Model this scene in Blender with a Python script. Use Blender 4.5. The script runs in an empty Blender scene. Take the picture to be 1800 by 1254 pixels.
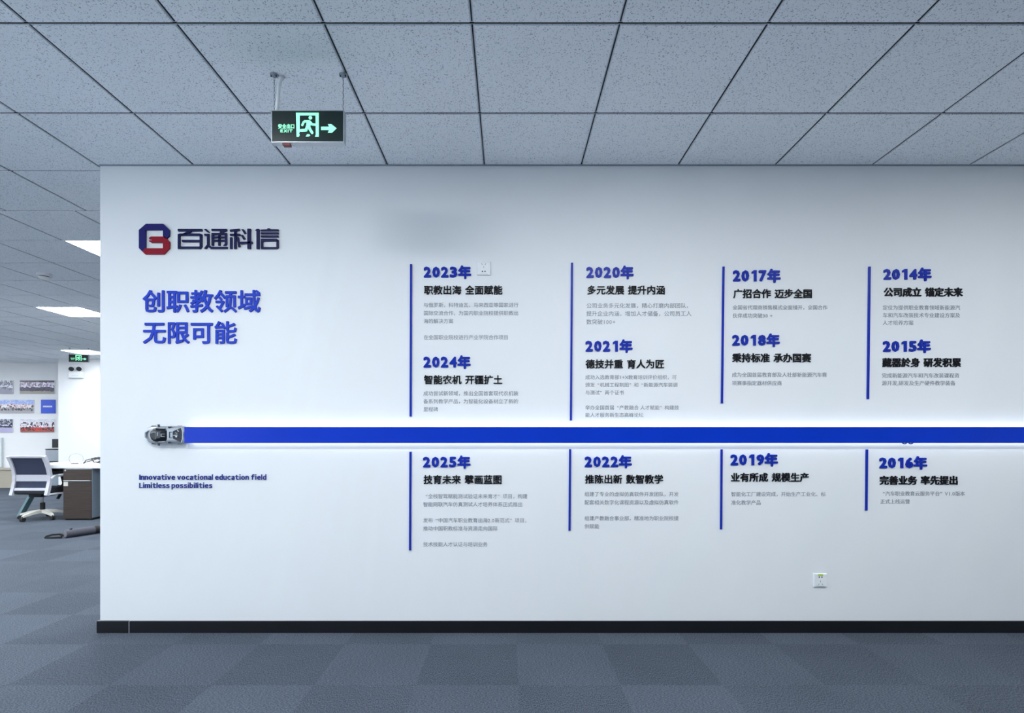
import bpy, bmesh, math, random
from mathutils import Vector, Matrix
random.seed(7)
PI = math.pi
SC = bpy.context.scene
COL = SC.collection
# ------------------------------------------------------------------ camera, sky, exposure
F, CX, CY = 928.0, 893.0, 762.0          # focal length and principal point for the 1800x1254 frame
CAMZ, D, HC = 1.232, 3.266, 2.892        # eye height, distance to the feature wall, ceiling height
cam = bpy.data.cameras.new('camera'); cam.sensor_width = 36; cam.lens = F / 1800 * 36
cam.shift_x = (900 - CX) / 1800; cam.shift_y = (CY - 627) / 1800
camo = bpy.data.objects.new('camera', cam); COL.objects.link(camo)
camo.location = (0, 0, CAMZ); camo.rotation_euler = (PI / 2, 0, 0); SC.camera = camo
w = bpy.data.worlds.new('sky'); SC.world = w; w.use_nodes = True
w.node_tree.nodes['Background'].inputs[0].default_value = (0.72, 0.86, 1.0, 1)
w.node_tree.nodes['Background'].inputs[1].default_value = 3.0
vs = SC.view_settings; vs.view_transform = 'Standard'; vs.look = 'None'; vs.gamma = 1; vs.exposure = 0.26; vs.use_curve_mapping = False
LED = (0.93, 0.975, 1.0)                  # colour of the panel lights
LED_POWER = 45.0
GLOW_POWER = 2.6


# ------------------------------------------------------------------ materials
def lin(c):
    return tuple(((v / 255) / 12.92 if v / 255 <= 0.04045 else ((v / 255 + 0.055) / 1.055) ** 2.4) for v in c) + (1,)


def mat(name, rgb, rough=0.5, metal=0.0, var=0.04, scale=40, bump=0.0, emit=0.0, coat=0.0, spec=0.5):
    m = bpy.data.materials.new(name); m.use_nodes = True
    nt = m.node_tree; b = nt.nodes['Principled BSDF']
    c = lin(rgb)
    tc = nt.nodes.new('ShaderNodeTexCoord'); n = nt.nodes.new('ShaderNodeTexNoise'); n.inputs['Scale'].default_value = scale
    nt.links.new(tc.outputs['Object'], n.inputs['Vector'])
    r = nt.nodes.new('ShaderNodeValToRGB')
    r.color_ramp.elements[0].position = 0.3; r.color_ramp.elements[1].position = 0.7
    r.color_ramp.elements[0].color = tuple(x * (1 - var) for x in c[:3]) + (1,)
    r.color_ramp.elements[1].color = tuple(min(1, x * (1 + var)) for x in c[:3]) + (1,)
    nt.links.new(n.outputs['Fac'], r.inputs['Fac']); nt.links.new(r.outputs['Color'], b.inputs['Base Color'])
    b.inputs['Roughness'].default_value = rough; b.inputs['Metallic'].default_value = metal
    b.inputs['Specular IOR Level'].default_value = spec
    b.inputs['Coat Weight'].default_value = coat
    if emit:
        nt.links.new(r.outputs['Color'], b.inputs['Emission Color']); b.inputs['Emission Strength'].default_value = emit
    if bump:
        bp = nt.nodes.new('ShaderNodeBump'); bp.inputs['Strength'].default_value = bump; bp.inputs['Distance'].default_value = 0.01
        nt.links.new(n.outputs['Fac'], bp.inputs['Height']); nt.links.new(bp.outputs['Normal'], b.inputs['Normal'])
    return m


def lightmat(name, rgb, power):
    m = bpy.data.materials.new(name); m.use_nodes = True
    nt = m.node_tree; b = nt.nodes['Principled BSDF']
    b.inputs['Base Color'].default_value = (0.9, 0.9, 0.9, 1)
    b.inputs['Emission Color'].default_value = tuple(rgb) + (1,); b.inputs['Emission Strength'].default_value = power
    return m


def node_math(nt, op, a, b=None):
    n = nt.nodes.new('ShaderNodeMath'); n.operation = op
    for i, v in enumerate((a, b)):
        if v is None: continue
        if isinstance(v, (int, float)): n.inputs[i].default_value = v
        else: nt.links.new(v, n.inputs[i])
    return n.outputs[0]


def carpet_mat():
    m = bpy.data.materials.new('carpet'); m.use_nodes = True
    nt = m.node_tree; b = nt.nodes['Principled BSDF']; L = nt.links.new
    tc = nt.nodes.new('ShaderNodeTexCoord')
    off = nt.nodes.new('ShaderNodeMapping'); off.inputs['Location'].default_value = (-0.05, -3.08, 0.25)
    L(tc.outputs['Object'], off.inputs['Vector'])
    ck = nt.nodes.new('ShaderNodeTexChecker'); ck.inputs['Scale'].default_value = 2.0
    ck.inputs['Color1'].default_value = (1, 1, 1, 1); ck.inputs['Color2'].default_value = (0, 0, 0, 1)
    L(off.outputs['Vector'], ck.inputs['Vector'])
    ns = []
    for sc in ((260, 110, 1), (110, 260, 1)):
        mp = nt.nodes.new('ShaderNodeMapping'); mp.inputs['Scale'].default_value = sc
        L(tc.outputs['Object'], mp.inputs['Vector'])
        n = nt.nodes.new('ShaderNodeTexNoise'); n.inputs['Scale'].default_value = 1.0; n.inputs['Detail'].default_value = 4; n.inputs['Roughness'].default_value = 0.65
        L(mp.outputs['Vector'], n.inputs['Vector']); ns.append(n.outputs['Fac'])
    mx = nt.nodes.new('ShaderNodeMix'); mx.data_type = 'FLOAT'
    L(ck.outputs['Fac'], mx.inputs[0]); L(ns[0], mx.inputs[2]); L(ns[1], mx.inputs[3])
    big = nt.nodes.new('ShaderNodeTexNoise'); big.inputs['Scale'].default_value = 2.2; big.inputs['Detail'].default_value = 4
    L(tc.outputs['Object'], big.inputs['Vector'])
    # each tile's own dye lot
    fl = nt.nodes.new('ShaderNodeVectorMath'); fl.operation = 'SCALE'; fl.inputs['Scale'].default_value = 2.0
    L(off.outputs['Vector'], fl.inputs[0])
    fr = nt.nodes.new('ShaderNodeVectorMath'); fr.operation = 'FLOOR'; L(fl.outputs[0], fr.inputs[0])
    wn = nt.nodes.new('ShaderNodeTexWhiteNoise'); wn.noise_dimensions = '3D'; L(fr.outputs[0], wn.inputs['Vector'])
    v = node_math(nt, 'MULTIPLY', node_math(nt, 'SUBTRACT', mx.outputs[0], 0.5), 3.6)
    v = node_math(nt, 'ADD', v, node_math(nt, 'MULTIPLY', ck.outputs['Fac'], 0.085))
    v = node_math(nt, 'ADD', v, node_math(nt, 'MULTIPLY', big.outputs['Fac'], 0.22))
    v = node_math(nt, 'ADD', v, node_math(nt, 'MULTIPLY', wn.outputs['Value'], 0.09))
    v = node_math(nt, 'ADD', v, 0.295)
    r = nt.nodes.new('ShaderNodeValToRGB')
    r.color_ramp.elements[0].position = 0.0; r.color_ramp.elements[0].color = lin((44, 49, 57))
    r.color_ramp.elements[1].position = 1.0; r.color_ramp.elements[1].color = lin((98, 107, 120))
    L(v, r.inputs['Fac']); L(r.outputs['Color'], b.inputs['Base Color'])
    b.inputs['Roughness'].default_value = 0.95; b.inputs['Specular IOR Level'].default_value = 0.1
    bp = nt.nodes.new('ShaderNodeBump'); bp.inputs['Strength'].default_value = 0.5; bp.inputs['Distance'].default_value = 0.003
    L(mx.outputs[0], bp.inputs['Height']); L(bp.outputs['Normal'], b.inputs['Normal'])
    return m


def ceiling_mat():
    m = bpy.data.materials.new('mineral_tile'); m.use_nodes = True
    nt = m.node_tree; b = nt.nodes['Principled BSDF']; L = nt.links.new
    tc = nt.nodes.new('ShaderNodeTexCoord')
    n = nt.nodes.new('ShaderNodeTexNoise'); n.inputs['Scale'].default_value = 180; n.inputs['Detail'].default_value = 2
    L(tc.outputs['Object'], n.inputs['Vector'])
    r = nt.nodes.new('ShaderNodeValToRGB')
    r.color_ramp.elements[0].position = 0.31; r.color_ramp.elements[0].color = lin((148, 156, 166))
    r.color_ramp.elements[1].position = 0.41; r.color_ramp.elements[1].color = lin((240, 245, 250))
    L(n.outputs['Fac'], r.inputs['Fac']); L(r.outputs['Color'], b.inputs['Base Color'])
    b.inputs['Roughness'].default_value = 0.9; b.inputs['Specular IOR Level'].default_value = 0.15
    bp = nt.nodes.new('ShaderNodeBump'); bp.inputs['Strength'].default_value = 0.35; bp.inputs['Distance'].default_value = 0.003
    L(n.outputs['Fac'], bp.inputs['Height']); L(bp.outputs['Normal'], b.inputs['Normal'])
    return m


def wood_mat():
    m = bpy.data.materials.new('dark_wood'); m.use_nodes = True
    nt = m.node_tree; b = nt.nodes['Principled BSDF']; L = nt.links.new
    tc = nt.nodes.new('ShaderNodeTexCoord'); mp = nt.nodes.new('ShaderNodeMapping'); mp.inputs['Scale'].default_value = (2, 2, 40)
    L(tc.outputs['Object'], mp.inputs['Vector'])
    n = nt.nodes.new('ShaderNodeTexNoise'); n.inputs['Scale'].default_value = 2; n.inputs['Detail'].default_value = 5; L(mp.outputs['Vector'], n.inputs['Vector'])
    r = nt.nodes.new('ShaderNodeValToRGB')
    r.color_ramp.elements[0].position = 0.3; r.color_ramp.elements[0].color = lin((44, 35, 32))
    r.color_ramp.elements[1].position = 0.7; r.color_ramp.elements[1].color = lin((66, 54, 47))
    L(n.outputs['Fac'], r.inputs['Fac']); L(r.outputs['Color'], b.inputs['Base Color']); b.inputs['Roughness'].default_value = 0.45
    return m


def photo_mat(name, top, crowd_a, crowd_b, ground, y0, y1, cell=(26, 14)):
    """A printed picture: backdrop, a band of people and the ground, from generated coordinates."""
    m = bpy.data.materials.new(name); m.use_nodes = True
    nt = m.node_tree; b = nt.nodes['Principled BSDF']; L = nt.links.new
    tc = nt.nodes.new('ShaderNodeTexCoord'); sp = nt.nodes.new('ShaderNodeSeparateXYZ'); L(tc.outputs['Generated'], sp.inputs[0])
    mp = nt.nodes.new('ShaderNodeMapping'); mp.inputs['Scale'].default_value = (cell[0], 1, cell[1]); L(tc.outputs['Generated'], mp.inputs['Vector'])
    vo = nt.nodes.new('ShaderNodeTexVoronoi'); vo.inputs['Scale'].default_value = 1.0; L(mp.outputs['Vector'], vo.inputs['Vector'])
    sx = nt.nodes.new('ShaderNodeSeparateColor'); L(vo.outputs['Color'], sx.inputs[0])
    cr = nt.nodes.new('ShaderNodeValToRGB'); cr.color_ramp.interpolation = 'CONSTANT'
    cols = crowd_a
    for i, c in enumerate(cols):
        e = cr.color_ramp.elements[i] if i < 2 else cr.color_ramp.elements.new(i / len(cols))
        e.position = i / len(cols); e.color = lin(c)
    L(sx.outputs[0], cr.inputs['Fac'])
    n = nt.nodes.new('ShaderNodeTexNoise'); n.inputs['Scale'].default_value = 9; L(tc.outputs['Generated'], n.inputs['Vector'])
    jit = node_math(nt, 'MULTIPLY', node_math(nt, 'SUBTRACT', n.outputs['Fac'], 0.5), 0.22)
    h = node_math(nt, 'ADD', sp.outputs[2], jit)

    def mix(fac, a, bb):
        x = nt.nodes.new('ShaderNodeMix'); x.data_type = 'RGBA'
        L(fac, x.inputs[0])
        for s, v in ((6, a), (7, bb)):
            if isinstance(v, tuple): x.inputs[s].default_value = v
            else: L(v, x.inputs[s])
        return x.outputs[2]
    low = mix(node_math(nt, 'GREATER_THAN', sx.outputs[1], 0.5), lin(crowd_b[0]), lin(crowd_b[1]))
    ymid = (y0 + y1) / 2 - 0.06
    c = mix(node_math(nt, 'GREATER_THAN', h, ymid), low, cr.outputs['Color'])
    tp = mix(node_math(nt, 'GREATER_THAN', n.outputs['Fac'], 0.52), lin(top[0]), lin(top[1]))
    c = mix(node_math(nt, 'GREATER_THAN', h, y1), c, tp)
    c = mix(node_math(nt, 'LESS_THAN', h, y0), c, lin(ground))
    L(c, b.inputs['Base Color']); b.inputs['Roughness'].default_value = 0.3
    return m


M = dict(
    wall=mat('wall_paint', (228, 230, 232), 0.7, var=0.012, scale=1.2, spec=0.25),
    wall2=mat('office_wall_paint', (232, 234, 237), 0.7, var=0.012, scale=1.2, spec=0.25),
    dark=mat('tile_edge', (34, 39, 47), 0.9),
    tile=ceiling_mat(), carpet=carpet_mat(), wood=wood_mat(),
    skirt=mat('black_skirting', (17, 18, 22), 0.32, var=0.15, scale=9),
    skirtedge=mat('pale_joint', (190, 195, 200), 0.6),
    angle=mat('pale_grid', (222, 228, 236), 0.5),
    blue=mat('blue_acrylic', (4, 52, 186), 0.25, var=0.03, scale=3, spec=0.18),
    year=mat('royal_blue_letter', (20, 46, 160), 0.4, var=0.03, spec=0.15),
    slogan=mat('slogan_blue', (36, 64, 186), 0.4, var=0.03, spec=0.15),
    navy=mat('navy_letter', (32, 32, 100), 0.4, spec=0.15),
    navy2=mat('deep_navy_letter', (30, 32, 78), 0.4, spec=0.15),
    red=mat('dark_red_letter', (142, 24, 42), 0.4, spec=0.15),
    black=mat('black_letter', (16, 18, 24), 0.5, spec=0.15),
    grey=mat('grey_letter', (132, 137, 146), 0.6),
    ink=mat('ink_blue_letter', (32, 50, 136), 0.4, spec=0.15),
    white=mat('white_plastic', (232, 234, 236), 0.4, var=0.02),
    offwhite=mat('ivory_plastic', (214, 213, 204), 0.45, var=0.03),
    hole=mat('socket_slot', (18, 20, 22), 0.6),
    lime=mat('lime_sticker', (176, 205, 62), 0.5),
    alu=mat('brushed_aluminium', (176, 182, 188), 0.35, 0.7),
    face=mat('sign_face', (12, 34, 32), 0.25),
    signlit=mat('lit_green', (140, 245, 190), 0.4, emit=0.75, var=0.01),
    chain=mat('steel_chain', (104, 112, 122), 0.4, 0.8),
    rubber=mat('black_rubber', (20, 22, 25), 0.6),
    mesh=mat('dark_mesh', (46, 54, 78), 0.85, var=0.12, scale=300, bump=0.3),
    seat=mat('seat_fabric', (34, 38, 46), 0.9, var=0.15, scale=200, bump=0.3),
    teal=mat('teal_steel', (82, 116, 124), 0.45, 0.1),
    frame=mat('pale_grey_plastic', (190, 192, 202), 0.45, var=0.02),
    tealdk=mat('dark_steel', (28, 44, 46), 0.45, 0.2),
    steel=mat('grey_steel', (136, 150, 164), 0.4, 0.2),
    lam=mat('white_laminate', (238, 240, 242), 0.3, var=0.01),
    chrome=mat('chrome', (180, 184, 190), 0.18, 0.95),
    bag=mat('grey_canvas', (78, 79, 90), 0.75, var=0.1, scale=150, bump=0.2),
    steelgrey=mat('cap_grey', (104, 106, 116), 0.6),
    beige=mat('beige_board', (168, 162, 148), 0.7),
    panel=mat('pale_panel', (216, 224, 230), 0.5),
    machine=mat('grey_machine', (146, 154, 164), 0.5),
    machdk=mat('dark_machine', (34, 37, 44), 0.45),
    silver=mat('silver_car_paint', (160, 165, 172), 0.34, 0.5, coat=0.2, var=0.02),
    glass=mat('dark_car_glass', (16, 18, 24), 0.16, coat=0.1),
    engine=mat('dark_engine', (38, 40, 46), 0.4, 0.4, var=0.6, scale=260),
    glow=lightmat('led_strip_light', (0.86, 0.93, 1.0), GLOW_POWER),
    led=lightmat('led_panel_light', LED, LED_POWER),
    picblue=mat('poster_blue', (38, 80, 206), 0.4),
    conduit=mat('white_conduit', (224, 228, 230), 0.5),
    cable=mat('dark_cable', (40, 42, 50), 0.55),
    greycable=mat('grey_cable', (160, 164, 172), 0.5),
    redtag=mat('maroon_tag', (128, 62, 62), 0.6),
)


# ------------------------------------------------------------------ mesh building
class MB:
    def __init__(s): s.v, s.f = [], []

    def add(s, vs_, fs_):
        o = len(s.v); s.v += [tuple(v) for v in vs_]; s.f += [tuple(i + o for i in f) for f in fs_]; return s

    def box(s, a, b):
        x0, y0, z0 = a; x1, y1, z1 = b
        v = [(x0, y0, z0), (x1, y0, z0), (x1, y1, z0), (x0, y1, z0), (x0, y0, z1), (x1, y0, z1), (x1, y1, z1), (x0, y1, z1)]
        return s.add(v, [(3, 2, 1, 0), (4, 5, 6, 7), (0, 1, 5, 4), (1, 2, 6, 5), (2, 3, 7, 6), (3, 0, 4, 7)])

    def bevbox(s, a, b, r=0.005, seg=2):
        bm = bmesh.new(); bmesh.ops.create_cube(bm, size=1)
        for v in bm.verts:
            v.co = Vector([(a[i] + b[i]) / 2 + v.co[i] * (b[i] - a[i]) for i in range(3)])
        bmesh.ops.bevel(bm, geom=bm.edges[:], offset=r, segments=seg, affect='EDGES', profile=0.6)
        bm.verts.index_update()
        s.add([v.co[:] for v in bm.verts], [[v.index for v in f.verts] for f in bm.faces]); bm.free(); return s

    def tube(s, pts, r, n=10, cap=True, up=None):
        pts = [Vector(p) for p in pts]; rs = r if isinstance(r, (list, tuple)) else [r] * len(pts)
        rings = []; prev = None
        for i, p in enumerate(pts):
            t = (pts[min(i + 1, len(pts) - 1)] - pts[max(i - 1, 0)]).normalized()
            if prev is None:
                u = t.orthogonal().normalized()
            else:
                u = (prev - t * prev.dot(t))
                u = u.normalized() if u.length > 1e-6 else t.orthogonal().normalized()
            prev = u; q = t.cross(u)
            rings.append([p + (u * math.cos(2 * PI * k / n) + q * math.sin(2 * PI * k / n)) * rs[i] for k in range(n)])
        vs_ = [v for rg in rings for v in rg]; fs_ = []
        for i in range(len(rings) - 1):
            for k in range(n):
                fs_.append((i * n + k, i * n + (k + 1) % n, (i + 1) * n + (k + 1) % n, (i + 1) * n + k))
        if cap:
            fs_.append(tuple(range(n))[::-1]); fs_.append(tuple((len(rings) - 1) * n + k for k in range(n)))
        return s.add(vs_, fs_)

    def bar(s, p0, p1, wdt, thk, side=(1, 0, 0)):
        """rectangular bar from p0 to p1; wdt along `side`, thk across"""
        p0, p1 = Vector(p0), Vector(p1); t = (p1 - p0).normalized(); u = Vector(side); u = (u - t * u.dot(t)).normalized(); q = t.cross(u)
        v = []
        for p in (p0, p1):
            for a, b in ((-1, -1), (1, -1), (1, 1), (-1, 1)):
                v.append(p + u * a * wdt / 2 + q * b * thk / 2)
        return s.add(v, [(3, 2, 1, 0), (4, 5, 6, 7), (0, 1, 5, 4), (1, 2, 6, 5), (2, 3, 7, 6), (3, 0, 4, 7)])

    def ribbon(s, prof, x0, x1, thk):
        """a strip that follows the (y, z) profile between x0 and x1, of thickness thk along its normal"""
        n = len(prof); P = [Vector((0, a, b)) for a, b in prof]; v = []
        for i, p in enumerate(P):
            t = (P[min(i + 1, n - 1)] - P[max(i - 1, 0)]).normalized(); q = Vector((0, -t.z, t.y))
            for x in (x0, x1):
                for sg in (-1, 1):
                    c = p + q * sg * thk / 2; v.append((x, c.y, c.z))
        f = []
        for i in range(n - 1):
            a, b = i * 4, (i + 1) * 4
            f += [(a, a + 2, b + 2, b), (a + 1, b + 1, b + 3, a + 3), (a, b, b + 1, a + 1), (a + 2, a + 3, b + 3, b + 2)]
        f += [(0, 1, 3, 2), ((n - 1) * 4, (n - 1) * 4 + 2, (n - 1) * 4 + 3, (n - 1) * 4 + 1)]
        return s.add(v, f)

    def prism(s, pts, fn, d0, d1):
        """polygon pts (2-D) placed by fn(u, v, depth) and given thickness d0..d1"""
        n = len(pts)
        v = [fn(a, b, d0) for a, b in pts] + [fn(a, b, d1) for a, b in pts]
        f = [tuple(range(n))[::-1], tuple(range(n, 2 * n))] + [(i, (i + 1) % n, n + (i + 1) % n, n + i) for i in range(n)]
        return s.add(v, f)

    def capsule2(s, pts, wd, fn, d0, d1, n=7):
        """a round-ended stroke through 2-D points, as a union of thick segments"""
        r = wd / 2
        for (ax, ay), (bx, by) in zip(pts, pts[1:]):
            a = math.atan2(by - ay, bx - ax); poly = []
            for k in range(n): t = a + PI / 2 + PI * k / (n - 1); poly.append((ax + r * math.cos(t), ay + r * math.sin(t)))
            for k in range(n): t = a - PI / 2 + PI * k / (n - 1); poly.append((bx + r * math.cos(t), by + r * math.sin(t)))
            s.prism(poly, fn, d0, d1)
        return s

    def obj(s, name, m, parent=None, local=False, smooth=False, label=None):
        off = Vector((0, 0, 0))
        if parent is not None and not local: off = origin_of(parent)
        me = bpy.data.meshes.new(name)
        me.from_pydata([tuple(Vector(v) - off) for v in s.v], [], s.f); me.update()
        bm = bmesh.new(); bm.from_mesh(me); bmesh.ops.recalc_face_normals(bm, faces=bm.faces[:]); bm.to_mesh(me); bm.free()
        me.materials.append(m)
        if smooth:
            for p in me.polygons: p.use_smooth = True
        o = bpy.data.objects.new(name, me); COL.objects.link(o)
        if parent is not None: o.parent = parent
        if label: o['label'] = label
        return o


def origin_of(o):
    v = Vector((0, 0, 0))
    while o is not None: v += o.location; o = o.parent
    return v


def thing(name, label, cat, loc=(0, 0, 0), rz=0, group=None):
    o = bpy.data.objects.new(name, None); o.empty_display_size = 0.1; COL.objects.link(o)
    o.location = loc; o.rotation_euler = (0, 0, rz); o['label'] = label; o['category'] = cat
    if group: o['group'] = group
    return o


def tag(o, label, cat, group=None):
    o['label'] = label; o['category'] = cat
    if group: o['group'] = group
    return o


def struct(mb, name, m, **k):
    o = mb.obj(name, m, **k); o['kind'] = 'structure'; return o


def dup(root, loc, label, group=None):
    r = root.copy(); COL.objects.link(r); r.location = loc; r['label'] = label
    if group: r['group'] = group
    for ch in list(root.children):
        c = ch.copy(); COL.objects.link(c); c.parent = r
        for g in ch.children:
            d = g.copy(); COL.objects.link(d); d.parent = c
    return r


S = D / F                                                    # metres on the feature wall per pixel of the survey


def W(px, py, out=0.0):                                      # a surveyed point of the feature wall, `out` metres proud of it
    return ((px - CX) * S, D - out, CAMZ + (CY - py) * S)


def at(px, py, d):
    return ((px - CX) * d / F, d, CAMZ + (CY - py) * d / F)


# ------------------------------------------------------------------ lettering (the built-in font has the Chinese glyphs)
GL = {}


def glyph(txt, bold):
    k = (txt, bold)
    if k not in GL:
        c = bpy.data.curves.new('g', 'FONT'); c.body = txt; c.size = 1; c.extrude = 0.5; c.resolution_u = 2
        o = bpy.data.objects.new('g', c); COL.objects.link(o)
        dg = bpy.context.evaluated_depsgraph_get(); dg.update()
        me = bpy.data.meshes.new_from_object(o.evaluated_get(dg))
        vs_ = [v.co[:] for v in me.vertices]; fs_ = [tuple(p.vertices) for p in me.polygons]
        if bold:                                             # widen the strokes: overlapped copies round a small circle
            v0, f0, vs_, fs_ = vs_, fs_, [], []
            for i in range(8):
                a = 2 * PI * i / 8; o_ = len(vs_)
                vs_ += [(x + bold * math.cos(a), y + bold * math.sin(a), z if z < 0 else z - 0.012 * i) for x, y, z in v0]
                fs_ += [tuple(q + o_ for q in f) for f in f0]
        bpy.data.objects.remove(o); bpy.data.curves.remove(c); bpy.data.meshes.remove(me)
        xs = [v[0] for v in vs_] or [0]; ys = [v[1] for v in vs_] or [0]
        GL[k] = (vs_, fs_, (min(xs), max(xs), min(ys), max(ys)))
    return GL[k]


def put(mb, txt, bold, fn, d0, d1, box=None, org=None, em=None):
    """glyphs into mb: fitted to an ink box (l, r, t, b) or at baseline origin `org` with size em, in 2-D survey units (y down)"""
    vs_, fs_, (x0, x1, y0, y1) = glyph(txt, bold)
    if not vs_: return
    out = []
    for x, y, z in vs_:
        if box: u = box[0] + (x - x0) / (x1 - x0) * (box[1] - box[0]); v = box[3] - (y - y0) / (y1 - y0) * (box[3] - box[2])
        else: u = org[0] + x * em; v = org[1] - y * em
        out.append(fn(u, v, d0 + (z + 0.5) * (d1 - d0)))
    mb.add(out, fs_)


NARROW = {'.': .26, ',': .26, ' ': .3, '+': .6, 'X': .66, 'V': .66}


def line(mb, txt, x, yc, em, bold, fn, d0, d1, space=None):
    base = yc + 0.36 * em
    for ch in txt:
        a = NARROW.get(ch, .57 if ch.isascii() else 1.0) * em
        if ch == ' ' and space: a = space * em
        if ch in '“”':
            _, _, (x0, x1, y0, y1) = glyph(ch, bold)
            off = (0.9 - x1) if ch == '“' else (0.08 - x0)
            put(mb, ch, bold, fn, d0, d1, org=(x + off * em, base), em=em)
        elif ch != ' ':
            put(mb, ch, bold, fn, d0, d1, org=(x, base), em=em)
        x += a
    return x


def latin(mb, txt, bold, fn, d0, d1, box, sp=0.15):
    """Latin line from the full-width forms, set with even gaps and fitted to the ink box (l, r, ascender, baseline)"""
    x, pos = 0.0, []
    for ch, hgt in (('I', 0.0), ('l', 0.035)):               # plain strokes in place of the serifed full-width forms
        k = chr(ord(ch) + 0xFEE0); top = glyph('Ｌ', bold)[2][3] + hgt; wd = 0.085 + 2 * bold
        m_ = MB().prism([(0, -bold), (wd, -bold), (wd, top), (0, top)], lambda a, b, c: (a, b, c), -0.5, 0.5)
        GL[(k, bold)] = (m_.v, m_.f, (0, wd, -bold, top))
    for ch in txt:
        if ch == ' ': x += 0.27; continue
        k = chr(ord(ch) + 0xFEE0); _, _, b_ = glyph(k, bold)
        pos.append((k, x - b_[0])); x += b_[1] - b_[0] + sp
    x -= sp
    _, _, (p0, p1, q0, q1) = glyph(chr(ord(txt[0]) + 0xFEE0), bold)
    sx = (box[1] - box[0]) / x; sy = (box[3] - box[2]) / (q1 - q0)
    for k, dx in pos:
        vs_, fs_, _ = glyph(k, bold)
        mb.add([fn(box[0] + (a + dx) * sx, box[3] - (b - q0) * sy, d0 + (c + 0.5) * (d1 - d0)) for a, b, c in vs_], fs_)


# ------------------------------------------------------------------ the setting
XL, XR, YN, YF = -14.0, 6.2, -4.2, 12.4
XW, YW = -5.6, 1.6                                       # the corridor's window line and where the office behind it begins
struct(MB().box((XW, YN, -0.05), (XR, YW, 0)).box((XL, YW, -0.05), (XR, YF, 0)), 'floor', M['carpet'])
X0A, X0B, YB = -0.146, -0.235, 3.94                     # the tile grid shifts where the two ceiling fields meet
LIGHTS = {(-3, 4), (-7, 4), (-11, 4), (1, 4), (-7, 8), (-11, 8), (-3, 8), (-11, 14), (-15, 8),
          (-5, 0), (-8, 0), (0, -2), (4, -2), (8, -2), (-3, -6), (-15, 4), (-15, 11), (-19, 4), (-11, 0), (-15, 0), (-19, 8), (-19, 13)}  # includes unseen panels added to brighten the office and the feature wall
cells = []
tb, gb = MB(), MB()
for r in range(-11, 18):
    y0 = 2.14 + 0.6 * r; y1 = min(y0 + 0.6, YF)
    if y0 >= YF or y1 <= YN: continue
    X0 = X0A if r < 3 else (X0B if r < 13 else X0B - 0.325)
    for c in range(-22, 14):
        x0 = X0 + 0.6 * (c - 3); x1 = x0 + 0.6
        if x1 > XR or x0 < XL or (x0 < XW and y0 < YW): continue
        if (c, r) in LIGHTS: cells.append((c, r, x0, y0)); continue
        g = 0.0085
        tb.box((x0 + g, max(y0, YN) + g, HC), (x1 - g, y1 - g, HC + 0.006))
        gb.box((x0 + 0.014, y0 - 0.0028, HC + 0.0035), (x1 - 0.014, y0 + 0.0028, HC + 0.007)) if r == 3 else gb.box((x0, y0 - 0.0028, HC + 0.0035), (x1, y0 + 0.0028, HC + 0.007))
        gb.box((x0 - 0.0028, y0 + 0.0095, HC + 0.0035), (x0 + 0.0028, y1 - 0.0095, HC + 0.007))
ceil = struct(tb, 'ceiling', M['tile'])
o = MB().box((XW, YN, HC + 0.006), (XR, YW, HC + 0.06)).box((XL, YW, HC + 0.006), (XR, YF, HC + 0.06)).obj('ceiling_backing', M['angle'], ceil)
o['kind'] = 'structure'
o = gb.obj('ceiling_groove', M['dark'], ceil, label='black groove of the ceiling grid')
o['kind'] = 'structure'
WL = -2.523
struct(MB().box((WL, D, 0), (XR, D + 0.22, HC)), 'wall_front', M['wall'])
struct(MB().box((XL, YF, 0), (XR, YF + 0.15, HC + 0.06)), 'wall_back', M['wall2'])
struct(MB().box((XL - 0.15, YW, 0), (XL, YF, HC + 0.06)).box((XL, YW - 0.15, 0), (XW, YW, HC + 0.06)), 'wall_left', M['wall2'])
wf = MB().box((XW - 0.06, YN, 0), (XW, YW - 0.15, 0.10)).box((XW - 0.06, YN, HC - 0.12), (XW, YW - 0.15, HC))
for k in range(5):
    y_ = YN + (YW - 0.15 - YN) * k / 4
    wf.box((XW - 0.06, max(YN, y_ - 0.03), 0.10), (XW, min(YW - 0.15, y_ + 0.03), HC - 0.12))
struct(wf, 'window_1', M['alu'])
struct(MB().box((XW, YN - 0.15, 0), (XR, YN, HC + 0.06)), 'wall_rear', M['wall2'])
struct(MB().box((XR, YN, 0), (XR + 0.15, YF, HC + 0.06)), 'wall_right', M['wall2'])
struct(MB().box((-10.05, 11.8, 0), (-8.75, YF, HC)), 'wall_column', M['wall2'])
struct(MB().box((WL, D - 0.010, HC - 0.006), (XR, D, HC)), 'trim_1', M['machine'])
xs = W(229, 0)[0]
bl = MB().bevbox((WL - 0.013, D - 0.013, 0), (xs - 0.002, D, 0.074), 0.002).bevbox((WL - 0.013, D, 0), (WL, D + 0.22, 0.074), 0.002)
struct(bl, 'baseboard_left', M['skirt'])
struct(MB().bevbox((xs + 0.0015, D - 0.012, 0), (XR, D, 0.073), 0.002), 'baseboard_front', M['skirt'])
struct(MB().box((xs - 0.002, D - 0.011, 0), (xs + 0.0015, D, 0.072)), 'trim_2', M['skirtedge'])
struct(MB().bevbox((-10.05 - 0.012, 11.788, 0), (-8.75, 11.8, 0.075), 0.002), 'baseboard_back', M['skirt'])

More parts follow.
